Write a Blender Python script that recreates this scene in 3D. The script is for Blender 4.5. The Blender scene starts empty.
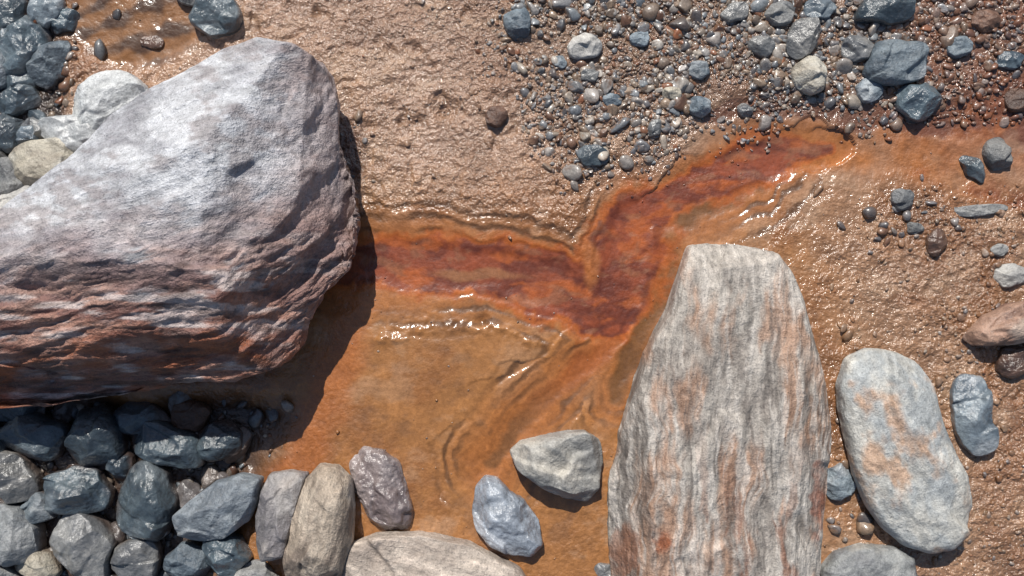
import bpy, bmesh, math, numpy as np
rng=np.random.default_rng(7)
S=0.002; CAMH=1.9
sc=bpy.context.scene
def lin(c):
    c=np.asarray(c,float)/255.
    return np.where(c<=0.04045,c/12.92,((c+0.055)/1.055)**2.4)
ALB=0.80
def C(*c): return lin(c)*ALB
def sst(a,b,x):
    t=np.clip((x-a)/(b-a),0,1); return t*t*(3-2*t)
# ---------- noise
def _h(x,y,z,s):
    h=(x*np.uint32(374761393)+y*np.uint32(668265263)+z*np.uint32(2246822519)+np.uint32((s*3266489917)&0xffffffff))
    h=(h^(h>>np.uint32(13)))*np.uint32(1274126177); h^=h>>np.uint32(16)
    h=h*np.uint32(2654435761); h^=h>>np.uint32(15)
    return h.astype(np.float32)*(2.0/4294967296.0)-1
def vn3(x,y,z,s=0):
    x,y,z=np.broadcast_arrays(x,y,z)
    fx,fy,fz=np.floor(x),np.floor(y),np.floor(z)
    tx,ty,tz=x-fx,y-fy,z-fz
    X=fx.astype(np.int64).astype(np.uint32);Y=fy.astype(np.int64).astype(np.uint32);Z=fz.astype(np.int64).astype(np.uint32)
    q=lambda t:t*t*t*(t*(t*6-15)+10)
    tx,ty,tz=q(tx),q(ty),q(tz); o=np.uint32(1)
    def L(zz):
        a=_h(X,Y,zz,s);b=_h(X+o,Y,zz,s);c=_h(X,Y+o,zz,s);d=_h(X+o,Y+o,zz,s)
        ab=a+(b-a)*tx; cd=c+(d-c)*tx
        return ab+(cd-ab)*ty
    l0=L(Z);l1=L(Z+o)
    return l0+(l1-l0)*tz
def vn2(x,y,s=0):
    fx,fy=np.floor(x),np.floor(y); tx,ty=x-fx,y-fy
    X=fx.astype(np.int64).astype(np.uint32);Y=fy.astype(np.int64).astype(np.uint32);Z=np.zeros_like(X);o=np.uint32(1)
    q=lambda t:t*t*t*(t*(t*6-15)+10)
    tx,ty=q(tx),q(ty)
    a=_h(X,Y,Z,s);b=_h(X+o,Y,Z,s);c=_h(X,Y+o,Z,s);d=_h(X+o,Y+o,Z,s)
    ab=a+(b-a)*tx; cd=c+(d-c)*tx
    return ab+(cd-ab)*ty
def fb2(x,y,s=0,o=4,g=0.5):
    r=0;a=1;t=0
    for i in range(o):
        cs,sn=math.cos(0.6*i),math.sin(0.6*i)
        r=r+a*vn2((x*cs-y*sn)*2**i+i*17.3,(x*sn+y*cs)*2**i+i*5.1,s+i); t+=a;a*=g
    return r/t
def fb3(x,y,z,s=0,o=4,g=0.5):
    r=0;a=1;t=0
    for i in range(o):
        r=r+a*vn3(x*2**i+i*17.3,y*2**i+i*9.1,z*2**i+i*3.7,s+i); t+=a;a*=g
    return r/t
def mix(a,b,t): return a+(b-a)*t[...,None]
# ---------- mesh builder
def mk(name,V,F,col,mat,wet=None,loc=(0,0,0),rot=0):
    me=bpy.data.meshes.new(name); n=len(V);k=F.shape[1]
    me.vertices.add(n); me.vertices.foreach_set('co',V.astype(np.float32).ravel())
    me.loops.add(F.size); me.loops.foreach_set('vertex_index',F.astype(np.int32).ravel())
    me.polygons.add(len(F)); me.polygons.foreach_set('loop_start',np.arange(0,F.size,k,dtype=np.int32))
    me.polygons.foreach_set('use_smooth',np.ones(len(F),bool))
    me.update(calc_edges=True)
    ca=me.color_attributes.new('Col','FLOAT_COLOR','POINT')
    rgba=np.ones((n,4),np.float32); rgba[:,:3]=np.clip(col,0.005,0.95)
    if wet is not None: rgba[:,3]=wet
    ca.data.foreach_set('color',rgba.ravel())
    me.materials.append(mat)
    ob=bpy.data.objects.new(name,me); ob.location=loc; ob.rotation_euler=(0,0,rot)
    sc.collection.objects.link(ob); return ob
ICO={}
def ico(n):
    if n not in ICO:
        bm=bmesh.new(); bmesh.ops.create_icosphere(bm,subdivisions=n,radius=1)
        V=np.array([v.co[:] for v in bm.verts]); F=np.array([[v.index for v in f.verts] for f in bm.faces]); bm.free()
        ICO[n]=(V,F)
    return ICO[n]
# ---------- materials
class NT:
    def __init__(s,name):
        s.m=bpy.data.materials.new(name); s.m.use_nodes=True; s.t=s.m.node_tree; s.n=s.t.nodes
        s.b=s.n['Principled BSDF']
    def new(s,t,**k):
        n=s.n.new(t)
        for a,b in k.items(): setattr(n,a,b)
        return n
    def l(s,a,b): s.t.links.new(a,b)
    def noise(s,vec,scale,detail=4,rough=0.55):
        n=s.new('ShaderNodeTexNoise'); n.inputs['Scale'].default_value=scale; n.inputs['Detail'].default_value=detail; n.inputs['Roughness'].default_value=rough
        s.l(vec,n.inputs['Vector']); return n.outputs['Fac']
    def math(s,op,a,b=None,c=None):
        n=s.new('ShaderNodeMath',operation=op)
        for i,v in enumerate((a,b,c)):
            if v is None: continue
            if isinstance(v,(int,float)): n.inputs[i].default_value=v
            else: s.l(v,n.inputs[i])
        return n.outputs[0]
    def maprange(s,v,a,b,c,d):
        n=s.new('ShaderNodeMapRange')
        for i,q in enumerate((a,b,c,d)): n.inputs[i+1].default_value=q
        s.l(v,n.inputs[0]); return n.outputs[0]
    def scale(s,col,f):
        n=s.new('ShaderNodeVectorMath',operation='SCALE'); s.l(col,n.inputs[0]); s.l(f,n.inputs['Scale']); return n.outputs[0]
def rock_mat(name,streak=0.5,spk=0.5,rough=0.6,spec=0.4,bump=0.5,st_scale=(16,60,45),coat=0):
    N=NT(name); tc=N.new('ShaderNodeTexCoord').outputs['Object']
    at=N.new('ShaderNodeAttribute',attribute_name='Col')
    wn=N.new('ShaderNodeTexNoise'); wn.inputs['Scale'].default_value=9; wn.inputs['Detail'].default_value=3; N.l(tc,wn.inputs['Vector'])
    wv=N.new('ShaderNodeVectorMath',operation='MULTIPLY_ADD'); N.l(wn.outputs['Color'],wv.inputs[0]); wv.inputs[1].default_value=(0.03,0.03,0.03); N.l(tc,wv.inputs[2])
    mp=N.new('ShaderNodeMapping'); mp.inputs['Scale'].default_value=st_scale; N.l(wv.outputs[0],mp.inputs['Vector'])
    st=N.noise(mp.outputs[0],1,5,0.7)
    sp=N.noise(tc,300,3,0.65); me=N.noise(tc,60,5,0.65)
    f1=N.maprange(st,0.32,0.68,1-streak*0.5,1+streak*0.4)
    f2=N.maprange(sp,0.3,0.7,1-spk*0.5,1+spk*0.45)
    f3=N.maprange(me,0.3,0.7,0.80,1.2)
    f=N.math('MULTIPLY',N.math('MULTIPLY',f1,f2),f3)
    col=N.scale(at.outputs['Color'],f)
    fl=N.maprange(N.noise(tc,170,3,0.6),0.60,0.68,0,0.45)
    mx=N.new('ShaderNodeMix',data_type='RGBA'); N.l(fl,mx.inputs[0]); N.l(col,mx.inputs[6]); mx.inputs[7].default_value=(0.06,0.06,0.065,1)
    N.l(mx.outputs[2],N.b.inputs['Base Color'])
    r=N.maprange(me,0.3,0.7,rough-0.12,rough+0.12); N.l(r,N.b.inputs['Roughness'])
    N.b.inputs['Specular IOR Level'].default_value=spec
    h=N.math('ADD',N.math('MULTIPLY',st,streak*1.0),N.math('ADD',N.math('MULTIPLY',sp,0.22),N.math('MULTIPLY',me,1.0)))
    bp=N.new('ShaderNodeBump'); bp.inputs['Strength'].default_value=bump; bp.inputs['Distance'].default_value=0.009
    N.l(h,bp.inputs['Height']); N.l(bp.outputs[0],N.b.inputs['Normal'])
    if coat:
        N.b.inputs['Coat Weight'].default_value=coat; N.b.inputs['Coat Roughness'].default_value=0.18; N.l(bp.outputs[0],N.b.inputs['Coat Normal'])
    return N.m
M_bould=rock_mat('boulder_rock',0.55,0.5,0.46,0.55,1.0,(14,80,60))
M_slab=rock_mat('slab_rock',0.65,0.5,0.48,0.5,0.75,(9,95,70))
M_rock=rock_mat('cobble_rock',0.35,0.5,0.45,0.5,0.6,(25,70,60))
M_wet=rock_mat('wet_cobble_rock',0.3,0.4,0.35,0.5,0.45,(25,70,60),0.7)
def ground_mat():
    N=NT('wet_mud'); tc=N.new('ShaderNodeTexCoord').outputs['Object']
    at=N.new('ShaderNodeAttribute',attribute_name='Col')
    a=N.noise(tc,34,3,0.55); b=N.noise(tc,110,3,0.55); c=N.noise(tc,420,2,0.6)
    f=N.math('MULTIPLY',N.maprange(a,0.3,0.7,0.9,1.1),N.math('MULTIPLY',N.maprange(b,0.3,0.7,0.86,1.14),N.maprange(c,0.3,0.7,0.88,1.12)))
    N.l(N.scale(at.outputs['Color'],f),N.b.inputs['Base Color'])
    w=at.outputs['Alpha']
    rr=N.math('ADD',N.maprange(b,0.3,0.7,-0.06,0.08),N.maprange(w,0,1,0.5,0.40)); N.l(rr,N.b.inputs['Roughness'])
    N.l(N.maprange(w,0,1,0.3,0.65),N.b.inputs['Specular IOR Level'])
    N.b.inputs['Coat Weight'].default_value=1.0; N.b.inputs['Coat IOR'].default_value=1.5
    N.l(N.maprange(a,0.3,0.7,0.08,0.22),N.b.inputs['Coat Roughness'])
    h=N.math('ADD',N.math('MULTIPLY',a,1.5),N.math('ADD',N.math('MULTIPLY',b,1.2),N.math('MULTIPLY',c,0.12)))
    bp=N.new('ShaderNodeBump'); bp.inputs['Distance'].default_value=0.009
    N.l(N.maprange(w,0,1,0.12,0.9),bp.inputs['Strength']); N.l(h,bp.inputs['Height']); N.l(bp.outputs[0],N.b.inputs['Normal']); N.l(bp.outputs[0],N.b.inputs['Coat Normal'])
    return N.m
M_ground=ground_mat()
def gravel_mat():
    N=NT('gravel_stone'); tc=N.new('ShaderNodeTexCoord').outputs['Object']
    at=N.new('ShaderNodeAttribute',attribute_name='Col')
    b=N.noise(tc,260,4,0.65)
    N.l(N.scale(at.outputs['Color'],N.maprange(b,0.3,0.7,0.7,1.3)),N.b.inputs['Base Color'])
    N.b.inputs['Roughness'].default_value=0.42; N.b.inputs['Specular IOR Level'].default_value=0.5
    N.b.inputs['Coat Weight'].default_value=0.6; N.b.inputs['Coat Roughness'].default_value=0.18
    bp=N.new('ShaderNodeBump'); bp.inputs['Strength'].default_value=0.4; bp.inputs['Distance'].default_value=0.003
    N.l(b,bp.inputs['Height']); N.l(bp.outputs[0],N.b.inputs['Normal'])
    return N.m
M_grav=gravel_mat()
# ---------- ground field (plan coordinates in 2 mm units)
def pd(X,Y,P):
    P=np.array(P,float); best=np.full(X.shape,1e9); D=np.full(X.shape,1e9); SG=np.zeros(X.shape)
    for i in range(len(P)-1):
        ax,ay,aw=P[i];bx,by,bw=P[i+1]; dx,dy=bx-ax,by-ay
        t=np.clip(((X-ax)*dx+(Y-ay)*dy)/(dx*dx+dy*dy),0,1)
        d=np.hypot(X-ax-t*dx,Y-ay-t*dy); w=aw+(bw-aw)*t; r=d/w
        sg=np.sign((X-ax)*dy-(Y-ay)*dx)
        m=r<best; best=np.where(m,r,best); D=np.where(m,d,D); SG=np.where(m,sg,SG)
    return best,D,SG
RA=[(335,270,18),(400,262,22),(450,264,24),(500,268,27),(550,286,31),(590,308,28),(618,322,20)]
RB=[(612,332,12),(618,300,28),(622,262,38),(640,225,32),(668,205,15),(700,190,19),(730,174,25),(765,160,24),(800,150,13),(835,146,6)]
RC=[(625,325,12),(608,350,13),(575,372,14),(545,395,10),(515,425,8),(490,465,6)]
RD=[(700,120,6),(760,106,12),(820,104,18),(870,118,14),(930,128,14),(985,112,30),(1060,100,44),(1300,80,50)]
RE=[(740,165,18),(820,152,26),(900,154,28),(960,172,20),(1030,205,12),(1300,300,12)]
RF=[(352,290,20),(345,350,18),(325,410,18),(300,460,20),(270,500,20)]
RG=[(760,190,7),(700,215,9),(668,232,12),(664,260,12),(658,300,14),(640,345,12),(615,400,9)]
def gfield(X,Y):
    X=np.asarray(X,float);Y=np.asarray(Y,float)
    wx=X+10*fb2(X/70,Y/70,11,3,0.5)+4*fb2(X/16,Y/16,12,3); wy=Y+10*fb2(X/70,Y/70,21,3,0.5)+4*fb2(X/16,Y/16,22,3)
    n40=fb2(X/70,Y/70,1,5); n10=fb2(X/18,Y/18,2,4); n3=fb2(X/6,Y/6,3,3); blot=fb2(wx/40,wy/28,5,5,0.6)
    smooth=np.exp(-(((wx-460)/150)**2+((wy-410)/130)**2)**1.5)
    right=sst(760,900,wx)*sst(175,240,wy)
    topz=sst(240,170,wy+0.05*(wx-500))*sst(760,600,wx)
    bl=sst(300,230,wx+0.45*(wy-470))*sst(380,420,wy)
    tl=sst(75,55,wx)*sst(210,180,wy)
    pud=sst(1,0.75,np.hypot((wx-140)/85,(wy-15)/68))
    a,dA,sA=pd(wx,wy,RA); b,dB,sB=pd(wx,wy,RB); c,dC,sC=pd(wx,wy,RC); d,dD,sD=pd(wx,wy,RD); e,dE,sE=pd(wx,wy,RE); f,dF,sF=pd(wx,wy,RF); g,dG,sG=pd(wx,wy,RG)
    core=np.minimum(a,b)
    dist=np.minimum(np.minimum(dA-0.9*24,dB-24),np.minimum(dC-10,dG-8)); dist=dist+5*blot+1.5*n10
    near=sst(45,10,dist)
    rough=(1-0.85*smooth)*(1-0.7*near)
    Hh=7*fb2(X/260,Y/260,31,3)+(4.5*n40*(0.4+0.6*rough))+2.3*n10*rough*(0.4+0.9*right+1.0*topz)+0.55*n3*rough
    hump=np.maximum(0,fb2(X/14,Y/11,41,2))*3.6; Hh=Hh+hump*(0.15+1.0*right+1.2*topz)*rough
    pits=np.maximum(0,fb2(X/16,Y/16,43,2)-0.36)*16; Hh=Hh-pits*rough*(topz+0.6*right)
    u=np.clip(dist,0,50)/12.5; fr=u-np.floor(u); ter=np.floor(u)+sst(0.6,1.0,fr)
    brk=sst(-0.35,0.2,n40+0.3*blot)
    Hh=Hh+2.2*(ter*brk+u*(1-brk))-2.5*sst(4,-8,dist)
    Hh=Hh-3*sst(1.3,0.5,d)-2*sst(1.2,0.5,e)
    r1,_,s1=pd(wx,wy,[(385,335,8),(430,320,9),(480,326,9),(540,345,6)])
    Hh=Hh+6*np.exp(-r1*r1*1.6)*(0.6+0.9*n10+0.5*n3)
    r2,d2,s2=pd(wx,wy,[(548,345,6),(530,365,6),(500,385,6),(478,410,6),(455,450,6),(440,500,6),(432,560,5)])
    Hh=Hh+(2.6*np.exp(-(d2/26)**2)*(s2>0)-2.0*np.exp(-r2*r2))*brk
    for (qx,qy,qr,qd) in ((445,112,11,18),(482,321,6,8),(352,175,8,6)):
        Hh=Hh-qd*np.exp(-((X-qx)**2+(Y-qy)**2)/qr**2)
    rw=np.sin((wx*0.30+wy*0.95)/4.2+3.0*n40)+0.6*np.sin((wx*0.8-wy*0.5)/6+2*n40)
    Hh=Hh*(1-0.7*pud)+0.45*rw*pud-42*bl-14*tl-5*pud
    Hh=Hh*0.001
    sh=X.shape+(3,); B=lambda *q:np.broadcast_to(C(*q),sh)
    col=mix(B(170,116,66),C(168,132,106),sst(300,110,wy+50*n40))
    col=mix(col,C(166,128,98),0.85*right)
    col=mix(col,C(140,88,46),0.65*sst(0.0,0.45,n40)*(1-0.6*topz))
    col=mix(col,C(190,156,126),0.45*sst(0.05,0.45,blot)*(1-smooth*0.5))
    col=mix(col,C(126,90,62),0.42*sst(-0.08,-0.45,blot))
    col=mix(col,C(168,102,48),0.8*sst(40,4,dist))
    col=mix(col,C(92,62,36),0.8*sst(0.42,0.62,fr)*sst(1.0,0.8,fr)*sst(52,30,dist)*sst(0,3,dist)*brk)
    # fine mud streaks running with the flow
    stk=fb2(dist/3.2+0.6*n10,(wx+wy)/70,66,3); col=col*(1+0.20*stk*sst(60,20,dist)*sst(-6,2,dist))[...,None]
    col=mix(col,C(180,108,44),0.8*sst(1.5,0.4,e+0.5*blot)*(0.8+0.5*n10)*sst(1040,940,wx))
    col=mix(col,C(134,68,34),0.6*sst(1.0,0.3,e+0.5*blot)*sst(-0.1,0.3,n40+0.5*n10))
    col=mix(col,C(172,100,46),0.75*sst(1.7,0.4,f+0.5*blot))
    col=mix(col,C(96,70,42),0.7*sst(1.4,0.4,g+0.3*n10))
    col=mix(col,C(162,88,38),0.8*sst(1.4,0.5,c+0.3*n10)*sst(440,360,wy)); col=mix(col,C(108,74,42),0.7*sst(1.3,0.4,c)*sst(370,440,wy))
    st2=fb2((wx+wy*0.3)/30,(wy-0.2*wx)/10,61,4)
    red=mix(B(146,72,40),C(114,54,32),sst(-0.25,0.35,st2+0.4*n10))
    red=mix(red,C(178,92,38),0.85*sst(0.10,0.42,fb2(wx/32,wy/16,64,4)))
    red=mix(red,C(150,100,70),0.55*sst(0.12,0.4,fb2(wx/22,wy/10,68,4)))
    col=mix(col,C(184,96,34),0.85*sst(1.5,1.05,core+0.35*n10+0.2*n3))
    col=mix(col,red,sst(1.10,0.88,core+0.35*n10+0.15*n3+0.25*sst(740,830,wx)*(1+blot)))
    isl=sst(1,0.5,np.hypot((wx-480)/62,(wy-273-0.05*(wx-480))/8)); col=mix(col,C(158,106,68),0.8*isl)
    col=mix(col,C(92,40,24),0.75*np.exp(-((a-0.8)/0.2)**2)*(sA>0)*sst(-0.4,0.3,n10))
    col=mix(col,C(92,42,26),0.65*np.exp(-((b-0.82)/0.17)**2)*sst(-0.2,0.3,n10+0.4*blot))
    vn=sst(1.0,0.4,np.hypot((wx-588)/13,(wy-262)/34)); col=mix(col,C(180,110,56),0.7*vn)
    col=mix(col,C(110,56,36),0.8*sst(1.25,0.6,d+0.5*n10+0.2*n3))
    gb=sst(1.2,0.6,np.hypot((wx-800)/330,(wy-20)/125)); col=mix(col,C(116,86,64),0.55*gb)
    col=mix(col,C(122,70,46),0.75*sst(840,940,wx)*sst(200,90,wy)*(0.75+0.5*n10))
    col=mix(col,C(166,96,44),0.55*sst(860,940,wx)*sst(190,150,wy)*sst(60,110,wy)*sst(-0.1,0.3,blot))
    col=mix(col,C(50,40,36),0.92*np.maximum(bl,tl)); col=mix(col,mix(B(144,98,56),C(80,54,34),sst(-0.6,0.9,rw)),0.95*pud)  # bl, tl: shade deep between the piled stones, painted as near-black ground
    col=mix(col,C(160,104,58),0.6*sst(250,120,wx)*sst(120,60,wy)*(1-tl)*(1-pud))
    dg=sst(1,0.4,np.hypot((wx-352)/26,(wy-150)/48)); col=mix(col,C(104,70,58),0.75*dg)
    col=col*(1+0.15*n10+0.10*n3)[...,None]
    wet=np.clip(0.30+0.5*right+0.3*n40+0.55*topz+0.3*dg-0.30*smooth-0.3*near-0.8*pud+0.3*gb,0,1)
    return Hh,np.clip(col*0.97,0.01,0.9),wet
def axis(lo,hi,st,far):
    a=np.arange(lo,hi+st,st); out=[];s=st;p=hi
    while p<far: s*=1.25;p+=s;out.append(p)
    o2=[];s=st;p=lo
    while p>-far: s*=1.25;p-=s;o2.append(p)
    return np.concatenate([o2[::-1],a,a[-1]+np.array(out)-hi])
ax=axis(-70,1094,1.3,40000); ay=axis(-60,636,1.3,40000)
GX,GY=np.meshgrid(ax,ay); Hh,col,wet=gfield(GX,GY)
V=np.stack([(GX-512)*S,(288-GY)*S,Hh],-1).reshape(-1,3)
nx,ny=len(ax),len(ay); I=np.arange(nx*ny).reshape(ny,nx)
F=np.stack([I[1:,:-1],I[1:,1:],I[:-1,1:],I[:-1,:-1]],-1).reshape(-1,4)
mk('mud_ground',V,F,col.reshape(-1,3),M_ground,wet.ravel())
# ---------- rocks
def ell(cx,cy,w,h,rot,sq=2.3,irr=0.07,seed=0):
    r=np.random.default_rng(seed); th=np.linspace(0,2*np.pi,64,endpoint=False)
    c,s=np.cos(th),np.sin(th); rad=(np.abs(c)**sq+np.abs(s)**sq)**(-1/sq)
    for k in range(4):
        t=r.uniform(0,6.28); dd=r.uniform(0.84,0.98); q=np.cos(th-t)
        rad=np.where(q>0.05,np.minimum(rad,dd/np.maximum(q,0.05)),rad)
    for k in range(2,6): rad=rad*(1+irr*r.normal()*np.cos(k*th+r.uniform(0,6.28))/(k-1)**0.6)
    x=rad*c*w/2;y=rad*s*h/2;a=math.radians(rot)
    return [(cx+x[i]*math.cos(a)-y[i]*math.sin(a),cy-(x[i]*math.sin(a)+y[i]*math.cos(a))) for i in range(64)]
def rock(name,poly,zc,top,bot,cols,strata=0,mat=None,sub=6,pz=0.75,cuts=5,cutd=0.7,caps=(),amp=0.05,samp=0.03,seed=0,smooth=1.5,colfn=None,chip=0.15,K=12,sfn=None,sharp=7):
    r=np.random.default_rng(seed+100)
    P=np.array(poly,float); k=(CAMH-(zc+0.25*top))/CAMH
    W=np.stack([(P[:,0]-512)*S*k,(288-P[:,1])*S*k],1)
    x,y=W[:,0],W[:,1];x2,y2=np.roll(x,-1),np.roll(y,-1);cr=x*y2-x2*y;A=cr.sum()/2
    c=np.array([((x+x2)*cr).sum()/(6*A),((y+y2)*cr).sum()/(6*A)])
    th=np.linspace(-np.pi,np.pi,720,endpoint=False);R=np.zeros(720)
    Q=W-c;Q2=np.roll(Q,-1,0);E=Q2-Q
    for i,t in enumerate(th):
        d=np.array([math.cos(t),math.sin(t)]);den=d[0]*E[:,1]-d[1]*E[:,0]
        den=np.where(np.abs(den)<1e-12,1e-12,den)
        tt=(Q[:,0]*E[:,1]-Q[:,1]*E[:,0])/den; u=(Q[:,0]*d[1]-Q[:,1]*d[0])/den
        ok=(u>=-1e-6)&(u<=1+1e-6)&(tt>0); R[i]=tt[ok].max() if ok.any() else 0
    kk=np.arange(-20,21);g=np.exp(-(kk/(smooth*2.0))**2/2);g/=g.sum()
    R=np.convolve(np.concatenate([R[-20:],R,R[:20]]),g,'valid')
    D,F=ico(sub); az=np.arctan2(D[:,1],D[:,0]); rho=np.hypot(D[:,0],D[:,1])
    rr=np.interp(az,np.append(th,np.pi),np.append(R,R[0])); Rm=math.sqrt(abs(A)/math.pi)
    X=rr*rho*np.cos(az);Y=rr*rho*np.sin(az);zz=D[:,2]
    Z=np.where(zz>0,top*np.abs(zz)**pz,-bot*np.abs(zz)**0.8)
    N=np.stack([X/Rm,Y/Rm,Z/top],1)
    for i in range(cuts):
        t=r.uniform(0,2*np.pi);el=r.uniform(0.35,1.3)
        n=np.array([math.cos(t)*math.cos(el),math.sin(t)*math.cos(el),math.sin(el)])
        sup=(N@n).max(); dd=sup*r.uniform(cutd,min(cutd+0.2,0.98)); q=N@n-dd
        q=np.where(q>0,q,0); N=N-0.95*q[:,None]*n*(N[:,2]>-0.1)[:,None]
    X,Y,Z=N[:,0]*Rm,N[:,1]*Rm,N[:,2]*top
    gx,gy=X+c[0],Y+c[1]
    for (px,py,z0,sx,sy) in caps:
        kx=(CAMH-z0)/CAMH
        lim=z0-zc+sx*(gx-(px-512)*S*kx)+sy*(gy-(288-py)*S*kx)
        q=np.maximum(Z-lim,0); Z=np.where(Z>-0.0,Z-q*0.96,Z)
    a=math.radians(strata); ca,sa=math.cos(a),math.sin(a)
    lx=X*ca+Y*sa; ly=-X*sa+Y*ca
    P3=np.stack([lx,ly,Z],1)
    if chip>0:
        tops=np.where(Z>-0.1*bot)[0]; ids=r.choice(tops,K,replace=False); ce=P3[ids]; sig=Rm/math.sqrt(K)*1.5
        d2=((P3[:,None,:]-ce[None])**2*np.array([0.6,1.4,1.4])).sum(-1)/sig**2; d2=d2+0.2*fb3(lx/Rm*4,ly/Rm*4,Z/Rm*4,seed+50,3)[:,None]*np.linspace(-1,1,K)[None]
        wgt=np.exp(-(d2-d2.min(1,keepdims=True))*sharp); wgt/=wgt.sum(1,keepdims=True)
        ti=r.normal(0,chip,(K,2))
        val=ti[None,:,0]*(P3[:,None,0]-ce[None,:,0])+ti[None,:,1]*(P3[:,None,1]-ce[None,:,1])
        val=np.clip(val,-0.12*Rm,0.12*Rm)
        dz=(wgt*val).sum(1); P3[:,2]+=dz*sst(-0.05*bot,0.35*top,Z)
    nd=P3/np.array([Rm,Rm,top])**2
    nd/=np.maximum(np.linalg.norm(nd,axis=1,keepdims=True),1e-6)
    s1=seed*3.1; f=1/Rm
    dsp=amp*Rm*fb3(lx*f*1.6+s1,ly*f*1.6,Z*f*1.6,seed,4)+0.4*amp*Rm*(1-2*np.abs(fb3(lx*f*3+s1,ly*f*3,Z*f*3,seed+5,4,0.6)))
    wl=0.03*fb3(lx*9+s1,ly*9,Z*9,seed+7,3)
    sv=fb3(lx*10+s1,(ly+0.5*Z+wl)*50,Z*25,seed+9,4,0.65)
    stp=fb3(lx*5+s1,(ly+0.6*Z+wl)*20,Z*14,seed+12,3); stp=np.tanh(stp*4)
    sm=samp*Rm*(sv*0.6+stp*0.5)
    if sfn is not None:
        wz=P3[:,2]+zc; ppx=(c[0]+P3[:,0]*ca-P3[:,1]*sa)/S*CAMH/(CAMH-wz)+512; ppy=288-(c[1]+P3[:,0]*sa+P3[:,1]*ca)/S*CAMH/(CAMH-wz)
        sm=sm*sfn(ppx,ppy)
    dsp=dsp+sm+0.006*Rm*fb3(lx*f*14,ly*f*14,Z*f*14,seed+40,3,0.6)
    up=nd.copy(); up[:,2]+=0.6; up/=np.linalg.norm(up,axis=1,keepdims=True)
    P3=P3+up*dsp[:,None]
    c1,c2=[C(*q) for q in cols[:2]]
    t=sst(-0.35,0.35,fb3(lx*12+s1,ly*26+wl*20,Z*26,seed+20,4,0.65)+0.6*fb3(lx*14,ly*14+s1,Z*14,seed+25,4))
    cc=mix(np.broadcast_to(c1,P3.shape),c2,t)
    if len(cols)>2:
        t3=sst(0.08,0.42,fb3(lx*9+s1,ly*14,Z*14,seed+30,5,0.6)); cc=mix(cc,C(*cols[2]),0.8*t3)
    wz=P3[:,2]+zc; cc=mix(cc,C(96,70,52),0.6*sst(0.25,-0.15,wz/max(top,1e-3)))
    cc=cc*(1+0.22*sv)[:,None]
    if colfn is not None:
        ppx=(c[0]+P3[:,0]*ca-P3[:,1]*sa)/S*CAMH/(CAMH-wz)+512; ppy=288-(c[1]+P3[:,0]*sa+P3[:,1]*ca)/S*CAMH/(CAMH-wz)
        cc=colfn(cc,ppx,ppy,sv,stp)
    return mk(name,P3,F,cc,mat or M_rock,loc=(c[0],c[1],zc),rot=a)

BP=[(-150,330),(-120,270),(-60,240),(0,222),(40,190),(75,160),(110,118),(150,92),(190,70),(225,48),(262,40),(300,46),(325,68),(331,100),(332,140),(343,165),(352,195),(350,235),(340,262),(318,285),(298,312),(292,345),(272,366),(230,378),(160,385),(100,398),(40,406),(0,408),(-60,410),(-120,395)]
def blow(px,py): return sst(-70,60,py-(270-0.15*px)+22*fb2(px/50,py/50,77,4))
def bcol(cc,px,py,sv,stp):
    low=blow(px,py+8*sv)
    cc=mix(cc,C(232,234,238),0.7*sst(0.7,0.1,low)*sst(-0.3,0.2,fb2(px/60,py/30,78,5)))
    cc=mix(cc,C(146,134,134),0.6*(1-low)*sst(0.04,0.36,fb2(px/34,py/18,72,5,0.6)))
    br=mix(np.broadcast_to(C(136,86,70),cc.shape),C(184,134,112),sst(-0.2,0.3,fb2(px/50,py/12,79,5,0.6)))
    cc=mix(cc,br,0.9*low*sst(-0.6,0.05,sv+0.6*fb2(px/60,py/20,84,4)+0.25))
    cc=mix(cc,C(226,214,210),0.75*low*sst(0.08,0.32,fb2(px/60,py/9,80,5)))
    cc=mix(cc,C(172,94,48),0.75*sst(320,372,py+0.1*px)*sst(-0.2,0.3,fb2(px/45,py/18,81,4)))
    cc=mix(cc,C(70,52,48),0.6*low*sst(0.12,0.38,fb2(px/45,py/6,86,4)))
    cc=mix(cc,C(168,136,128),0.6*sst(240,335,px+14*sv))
    return cc
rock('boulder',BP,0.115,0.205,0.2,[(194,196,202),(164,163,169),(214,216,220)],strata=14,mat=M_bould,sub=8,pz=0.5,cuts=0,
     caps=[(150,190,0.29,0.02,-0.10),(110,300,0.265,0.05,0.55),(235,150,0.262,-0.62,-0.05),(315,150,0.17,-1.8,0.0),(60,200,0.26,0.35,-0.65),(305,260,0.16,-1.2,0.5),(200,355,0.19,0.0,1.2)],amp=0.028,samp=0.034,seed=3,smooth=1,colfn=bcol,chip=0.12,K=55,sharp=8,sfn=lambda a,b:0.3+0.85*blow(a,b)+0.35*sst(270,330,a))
SP=[(676,285),(684,262),(689,247),(712,244),(738,245),(776,253),(788,272),(800,300),(812,345),(822,385),(829,430),(826,480),(820,530),(816,590),(812,680),(760,720),(680,710),(620,650),(611,590),(608,530),(612,480),(622,430),(636,375),(652,340),(668,312)]
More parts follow.
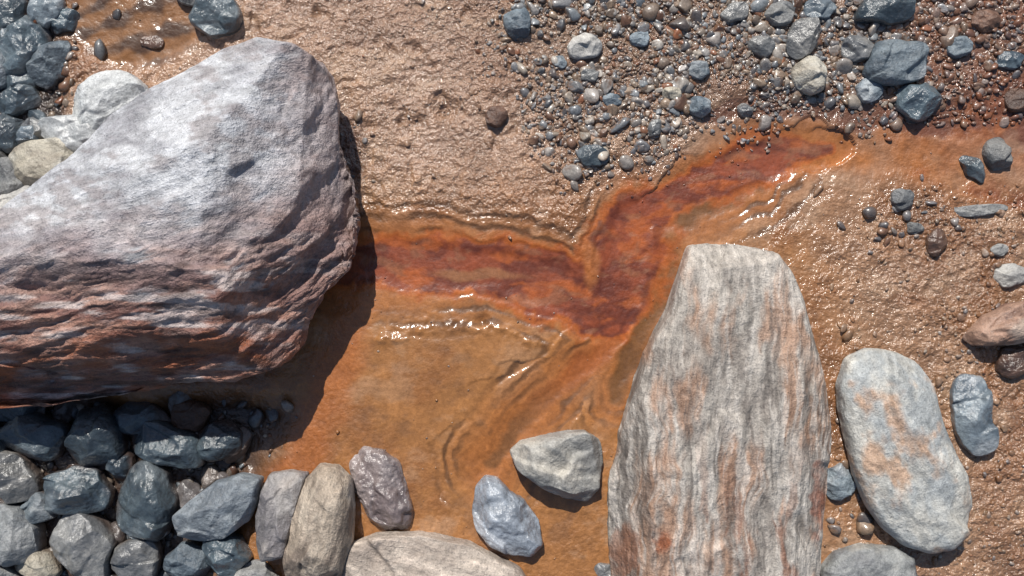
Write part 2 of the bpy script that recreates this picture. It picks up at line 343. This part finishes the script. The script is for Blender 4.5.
def scol(cc,px,py,sv,stp):
    w=10*fb2(px/40,py/40,95,3)
    cc=mix(cc,C(184,138,106),0.7*sst(-0.1,0.35,fb2((px+w)/22,py/80,90,5,0.6)))
    cc=mix(cc,C(104,96,90),0.65*sst(0.05,0.35,fb2((px+w)/7,py/90,91,5,0.6)))
    cc=mix(cc,C(222,214,204),0.6*sst(0.08,0.4,fb2((px+w)/6,py/70,97,5,0.6)))
    cc=mix(cc,C(150,92,58),0.6*sst(400,560,py)*sst(0.05,0.4,fb2((px+w)/14,py/50,98,5,0.6)))
    cc=mix(cc,C(160,84,40),0.8*sst(1,0.3,np.hypot((px-662)/12,(py-540)/16)+0.6*fb2(px/8,py/8,92,3)))
    cc=mix(cc,C(150,80,50),0.6*sst(1,0.4,np.hypot((px-818)/9,(py-500)/50)+0.6*fb2(px/8,py/8,93,3)))
    cc=mix(cc,C(210,202,192),0.5*sst(310,260,py))
    ck=np.abs(fb2((px+w)/30,py/160,94,4)); cc=cc*(1-0.3*sst(0.02,0.0,ck))[:,None]
    return cc
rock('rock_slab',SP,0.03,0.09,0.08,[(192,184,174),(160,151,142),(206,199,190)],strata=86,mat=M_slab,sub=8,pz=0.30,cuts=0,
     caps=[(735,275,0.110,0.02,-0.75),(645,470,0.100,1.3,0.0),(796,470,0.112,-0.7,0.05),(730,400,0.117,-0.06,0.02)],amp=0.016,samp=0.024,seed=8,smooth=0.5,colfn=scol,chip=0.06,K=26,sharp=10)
CO='cobble'
rock(CO,[(839,385),(848,360),(868,350),(892,352),(915,362),(932,385),(942,420),(953,448),(966,475),(972,505),(968,535),(952,550),(930,553),(905,545),(885,530),(868,508),(856,478),(848,440),(841,410)],
     0.03,0.06,0.05,[(206,204,196),(176,180,180),(200,160,128)],strata=115,mat=M_rock,sub=7,pz=0.6,cuts=3,cutd=0.84,amp=0.03,samp=0.014,seed=11,chip=0.10,K=14)
rock(CO,[(510,452),(520,442),(548,436),(585,431),(600,440),(603,462),(598,490),(588,504),(566,500),(540,486),(518,470)],
     0.03,0.055,0.05,[(176,174,168),(142,142,140),(204,198,186)],strata=-25,mat=M_rock,sub=6,pz=0.5,cuts=7,cutd=0.66,amp=0.05,samp=0.03,seed=12,chip=0.25,K=10)
rock(CO,[(475,488),(485,476),(498,480),(510,492),(524,500),(538,520),(543,545),(532,558),(512,556),(488,545),(475,528),(472,506)],
     0.02,0.04,0.04,[(160,168,178),(128,136,146),(202,206,212)],strata=-40,mat=M_wet,sub=6,pz=0.7,cuts=4,cutd=0.8,amp=0.08,samp=0.01,seed=13,chip=0.15,K=10)
rock(CO,[(350,462),(362,448),(385,450),(400,462),(408,485),(414,510),(408,528),(388,530),(370,520),(360,500),(352,480)],
     0.004,0.034,0.04,[(142,128,126),(114,102,102),(168,156,154)],strata=-60,mat=M_wet,sub=6,pz=0.7,cuts=3,cutd=0.85,amp=0.12,samp=0.02,seed=14,chip=0.2,K=14)
rock(CO,[(318,466),(336,466),(350,480),(352,510),(350,545),(340,580),(310,600),(288,592),(284,560),(290,520),(300,485)],
     0.04,0.07,0.06,[(190,174,156),(140,126,114),(212,198,180)],strata=78,mat=M_slab,sub=7,pz=0.55,cuts=5,cutd=0.78,amp=0.04,samp=0.03,seed=15,chip=0.18,K=14)
rock(CO,[(262,490),(270,474),(290,471),(308,474),(300,500),(292,530),(285,558),(262,562),(256,545),(256,515)],
     0.035,0.055,0.05,[(160,156,154),(132,128,130),(182,174,168)],strata=80,mat=M_rock,sub=6,pz=0.55,cuts=5,cutd=0.76,amp=0.05,samp=0.03,seed=16,chip=0.2,K=12)
rock(CO,[(172,516),(190,500),(215,482),(240,474),(262,478),(258,500),(248,522),(225,538),(198,543),(178,538)],
     0.03,0.05,0.05,[(148,156,162),(118,126,134),(176,178,178)],strata=25,mat=M_rock,sub=6,pz=0.6,cuts=6,cutd=0.72,amp=0.05,samp=0.02,seed=17,chip=0.18,K=12)
rock(CO,[(338,572),(345,545),(375,535),(420,534),(470,545),(520,568),(540,600),(500,640),(420,650),(350,620)],
     0.025,0.055,0.05,[(208,194,180),(176,162,150),(186,150,120)],strata=-12,mat=M_slab,sub=7,pz=0.5,cuts=5,cutd=0.8,amp=0.04,samp=0.02,seed=18,chip=0.12,K=16)
rock(CO,[(965,338),(985,316),(1010,303),(1045,298),(1070,315),(1050,338),(1010,345),(975,346)],
     0.02,0.045,0.03,[(178,144,124),(140,108,94),(200,180,164)],strata=15,mat=M_rock,sub=6,cuts=5,cutd=0.75,seed=19)
rock(CO,[(822,570),(835,552),(862,545),(895,548),(915,558),(918,580),(900,610),(850,615),(825,595)],
     0.015,0.04,0.04,[(160,162,160),(132,134,136),(184,180,172)],strata=0,mat=M_rock,sub=6,cuts=4,cutd=0.8,seed=20)
BL=[(132,144,152),(100,112,122),(172,178,182)]; DB=[(92,106,114),(62,74,84),(136,146,152)]; LG=[(196,198,198),(166,170,172),(212,212,208)]
BE=[(204,196,178),(172,162,146),(218,214,202)]; GR=[(148,148,146),(114,116,118),(178,176,172)]; RD_=[(122,92,76),(88,66,56),(150,120,104)]; WH=[(216,212,204),(190,188,184),(226,222,214)]
L=[(975,416,42,80,6,BL,.6),(840,482,30,36,0,BL,.5),(1012,275,34,24,0,WH,.5),(1015,362,36,30,0,RD_,.5),
(22,48,42,70,-25,DB,.8),(48,62,34,56,-35,BL,.9),(6,12,44,40,0,DB,.6),(18,100,40,30,20,DB,.8),(106,101,82,50,20,LG,.7),(78,134,74,38,-5,LG,.6),(48,166,78,54,10,BE,.7),
(18,204,54,32,20,WH,.6),(6,132,34,40,0,DB,.8),(8,178,38,40,0,GR,.8),(-14,70,44,60,0,BL,.8),(214,14,50,46,30,DB,.6),(-20,160,50,44,0,GR,.7),(200,-12,60,34,0,GR,.6),
(152,42,22,14,0,RD_,.4),(62,20,30,26,0,DB,.6),
(95,438,50,68,5,DB,.9),(32,436,64,46,-10,DB,.8),(76,491,64,48,-8,DB,.9),(146,502,58,78,-12,DB,.9),(84,548,54,74,25,GR,.9),(36,564,42,36,10,BE,.8),(8,536,56,64,10,LG,.9),
(12,478,46,54,30,GR,.9),(168,446,74,42,-20,DB,.8),(140,418,54,34,0,DB,.7),(218,440,46,40,10,DB,.6),(226,556,48,42,0,DB,.8),(188,562,42,42,0,BL,.8),(136,562,52,42,10,GR,.8),
(152,528,32,26,0,LG,.9),(255,585,50,40,0,GR,.8),(120,466,26,30,0,DB,.8),(40,508,34,30,20,BL,.9),(-14,590,60,50,0,GR,.8),(110,592,60,34,0,DB,.8),(190,416,38,30,0,RD_,.6),(16,406,50,34,0,DB,.8),(-30,450,60,60,0,DB,.8),
(517,23,25,36,5,BL,.7),(585,46,34,24,10,WH,.6),(593,156,30,22,0,DB,.6),(811,75,34,36,20,BE,.8),(897,62,64,44,5,BL,.7),(803,36,30,46,-30,GR,.7),(886,8,58,34,10,DB,.7),(920,101,44,36,20,DB,.7),
(858,48,30,28,0,GR,.7),(868,90,28,22,0,BL,.7),(960,46,24,22,0,BL,.7),(762,46,24,22,0,GR,.7),(700,106,22,20,0,BL,.8),(998,155,26,34,20,GR,.8),(974,168,32,18,-50,DB,.8),(979,210,56,12,4,GR,.5),(903,199,20,24,0,GR,.7),(937,242,20,28,0,RD_,.7),
(496,116,20,22,-40,RD_,.5),(780,14,28,24,0,GR,.7),(735,12,26,20,20,GR,.7),(700,70,22,18,0,BL,.6),(640,38,20,16,0,BL,.6),(820,8,30,22,0,BL,.7),(985,20,30,22,0,RD_,.6),(1010,60,26,18,0,DB,.6),
(745,110,16,14,0,GR,.8),(672,92,18,16,0,BE,.7),(1020,100,30,24,0,RD_,.6),(606,572,22,18,0,GR,.5),(915,228,16,12,0,GR,.6),(1000,250,16,12,0,GR,.6),(590,75,16,14,0,GR,.6),(560,62,14,12,0,BL,.6),(612,100,18,14,0,BL,.6),(655,128,18,14,20,GR,.6)]
for i,(cx,cy,w,h,rt,cl,hf) in enumerate(L):
    m=min(w,h)*S; gz=float(gfield(np.array([float(cx)]),np.array([float(cy)]))[0][0])
    low=cy>400 and cx<300
    top=m*hf*0.62; zc=gz+m*0.06+(0.018 if low else 0)
    j=rng.uniform(0.85,1.1)*(0.88 if low and cy<480 else 1); cl2=[tuple(np.clip(np.array(q)*j,0,250)) for q in cl]  # pile stones nearest the boulder: its shadow is partly put into their colour
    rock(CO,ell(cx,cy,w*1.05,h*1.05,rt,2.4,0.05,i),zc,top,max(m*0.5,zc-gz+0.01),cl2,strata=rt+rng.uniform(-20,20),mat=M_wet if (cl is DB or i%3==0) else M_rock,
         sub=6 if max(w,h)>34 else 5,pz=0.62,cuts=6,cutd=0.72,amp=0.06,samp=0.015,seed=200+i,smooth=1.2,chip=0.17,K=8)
# ---------- loose gravel, vectorised
def scatter(name,px,py,sz,cols,sub,flat=(0.4,0.75),sink=0.3,lift=0):
    D,F=ico(sub); n=len(px); nv=len(D)
    gz=gfield(px,py)[0]
    N=np.repeat(D[None],n,0)
    for k in range(6):
        v=rng.normal(size=(n,3)); v/=np.linalg.norm(v,axis=1,keepdims=True); d=rng.uniform(0.5,0.92,n)
        q=np.maximum(np.einsum('nij,nj->ni',N,v)-d[:,None],0); N=N-q[...,None]*v[:,None]
    N=N+0.05*rng.normal(size=N.shape)*(0.8 if sub<3 else 0.25)
    sx=sz*rng.uniform(0.8,1.35,n)/2*S*1.05; sy=sz*rng.uniform(0.6,1.0,n)/2*S*1.05; szz=sz*rng.uniform(*flat,n)/2*S
    t=rng.uniform(0,6.28,n); c,s=np.cos(t)[:,None],np.sin(t)[:,None]
    tl=rng.normal(0,0.25,n)[:,None]
    X=N[...,0]*sx[:,None];Y=N[...,1]*sy[:,None];Z=N[...,2]*szz[:,None]+X*tl
    x=X*c-Y*s+((px-512)*S)[:,None]; y=X*s+Y*c+((288-py)*S)[:,None]; z=Z+(gz+szz*(1-2*sink)*0.8+lift)[:,None]
    V=np.stack([x,y,z],-1).reshape(-1,3); FF=(F[None]+(np.arange(n)*nv)[:,None,None]).reshape(-1,3)
    cc=np.repeat(cols,nv,0)*(1+0.12*rng.normal(size=(n*nv,1)))
    g=np.repeat(gfield(px,py)[1],nv,0); hh=(N[...,2]).reshape(-1); cc=mix(cc,g*0.8,0.85*sst(0.55,0.0,hh+0.2*rng.normal(size=len(hh))))
    mk(name,V,FF,cc,M_grav)
PAL=np.array([C(130,140,146),C(102,112,120),C(156,155,152),C(124,112,100),C(152,132,112),C(180,170,156),C(110,78,60),C(208,202,192),C(84,90,96),C(150,94,62)])
def dens_main(x,y):
    n=fb2(x/45,y/45,300,3)
    a=sst(1.2,0.6,np.hypot((x-780)/305,(y-0)/118)+0.3*n)*(1-0.8*sst(880,960,x)*sst(20,60,y))
    b=sst(1.2,0.5,np.hypot((x-605)/78,(y-115)/78)+0.4*n)
    return np.clip(np.maximum(a,b)*sst(1.0,-0.1,n),0,1)
def pick(n,fn,x0=-60,x1=1084,y0=-50,y1=626):
    x=rng.uniform(x0,x1,n);y=rng.uniform(y0,y1,n);k=rng.uniform(0,1,n)<fn(x,y); return x[k],y[k]
def pal(n,p,mudmix,x,y):
    c=PAL[rng.choice(len(PAL),n,p=np.array(p)/sum(p))]*rng.uniform(0.6,1.15,(n,1))
    g=gfield(x,y)[1]; m=((mudmix+0.3*sst(850,950,x)*(y<200))*rng.uniform(0.4,1.4,n))[:,None]; m=np.clip(m,0,1)
    return c*(1-m)+g*0.9*m
pm=[3,2.5,3,2.2,2.2,1.8,1.3,0.9,1.4,0.8]
x,y=pick(11000,dens_main,y1=220); s=np.clip(rng.lognormal(1.95,0.38,len(x)),4,20); scatter('gravel',x,y,s,pal(len(x),pm,0.22,x,y),3,sink=0.4)
x,y=pick(30000,lambda a,b:np.clip(dens_main(a,b)*1.2+0.5*(a>890)*(b<125),0,1),y1=240); s=rng.uniform(2,5.5,len(x)); s=np.where((x>890)&(rng.uniform(0,1,len(x))<0.25),s*2,s); scatter('gravel',x,y,s,pal(len(x),pm,0.5,x,y),2,sink=0.25)
def dens_right(x,y):
    n=fb2(x/40,y/40,310,3)
    return sst(800,920,x)*sst(170,230,y)*np.clip(0.5+1.2*n,0.05,1)
x,y=pick(20000,dens_right); s=np.clip(rng.lognormal(1.15,0.5,len(x)),1.5,14); scatter('grit',x,y,s,pal(len(x),[1,1,2,3,4,2,1,.6,.6,1],0.7,x,y),2,sink=0.35)
def dens_top(x,y):
    n=fb2(x/35,y/35,320,3)
    return sst(330,360,x)*sst(215,120,y)*np.clip(0.1+1.1*n,0.01,0.6)
x,y=pick(5000,dens_top,y1=240,x1=760); s=np.clip(rng.lognormal(0.9,0.4,len(x)),1.5,8); scatter('grit',x,y,s,pal(len(x),[1,1,2,3,4,2,1,.6,.6,1],0.8,x,y),2,sink=0.4)
def dens_spill(x,y):
    n=fb2(x/30,y/30,330,3)
    a=np.exp(-(((x-352)/20)**2+((y-150)/45)**2)); b=sst(250,200,y)*sst(90,60,x)+sst(395,420,y)*sst(290,230,x+0.4*(y-470))
    c=np.exp(-(((x-905)/40)**2+((y-225)/30)**2)); d=0.35*np.exp(-(((x-850)/22)**2+((y-520)/80)**2)); e=0.5*sst(230,150,x)*sst(90,60,y)*sst(0.1,0.4,n)
    return np.clip(0.8*a+0.9*b+0.5*c+d+0.5*e,0,1)
x,y=pick(9000,dens_spill); s=np.clip(rng.lognormal(1.9,0.5,len(x)),3,20); s=np.where((x>300)&(x<380),s*0.55,s); scatter('gravel',x,y,s,pal(len(x),[2,3,2,2,1,.6,1.5,.3,3,.4],0.25,x,y),2)
x,y=pick(900,lambda a,b:0.5+0*a); s=np.clip(rng.lognormal(0.7,0.4,len(x)),1.2,5); scatter('grit',x,y,s,pal(len(x),pm,0.85,x,y),2,sink=0.4)
k=0
for (n,x0,x1,y0,y1) in ((38,-50,235,400,610),(20,-50,60,-40,215)):
    for q in range(n):
        cx,cy=rng.uniform(x0,x1),rng.uniform(y0,y1)
        w=rng.uniform(18,40);h=w*rng.uniform(0.6,0.9);m=h*S;gz=float(gfield(np.array([cx]),np.array([cy]))[0][0])
        cl=[DB,DB,BL,GR,DB][rng.integers(5)]
        rock(CO,ell(cx,cy,w,h,rng.uniform(0,180),2.4,0.05,900+k),gz+m*0.12,m*0.45,m*0.4,cl,strata=rng.uniform(0,180),mat=M_wet,sub=5,pz=0.65,cuts=6,cutd=0.72,amp=0.06,samp=0.01,seed=500+k,smooth=1.2,chip=0.15,K=8); k+=1
# ---------- light
el=math.radians(47); dx,dy=-0.24,0.971
sv=np.array([dx*math.cos(el),dy*math.cos(el),math.sin(el)])
from mathutils import Vector
sun=bpy.data.lights.new('sun','SUN'); sun.energy=5.0; sun.angle=math.radians(0.5); sun.color=(1,0.955,0.89)
so=bpy.data.objects.new('sun',sun); so.rotation_euler=Vector(sv).to_track_quat('Z','Y').to_euler(); so.location=(-2,3,5); sc.collection.objects.link(so)
w=bpy.data.worlds.new('World'); sc.world=w; w.use_nodes=True; nt=w.node_tree
sk=nt.nodes.new('ShaderNodeTexSky'); sk.sky_type='NISHITA'; sk.sun_disc=False; sk.sun_elevation=el; sk.sun_rotation=math.atan2(dx,dy)
nt.links.new(sk.outputs[0],nt.nodes['Background'].inputs[0]); nt.nodes['Background'].inputs[1].default_value=0.08
# ---------- camera
cam=bpy.data.cameras.new('camera'); cam.sensor_width=36; cam.lens=36*CAMH/(1024*S); cam.clip_end=500; cam.clip_start=0.05
co=bpy.data.objects.new('camera',cam); co.location=(0,0,CAMH); sc.collection.objects.link(co); sc.camera=co
sc.view_settings.view_transform='Standard'; sc.view_settings.look='None'; sc.view_settings.exposure=0
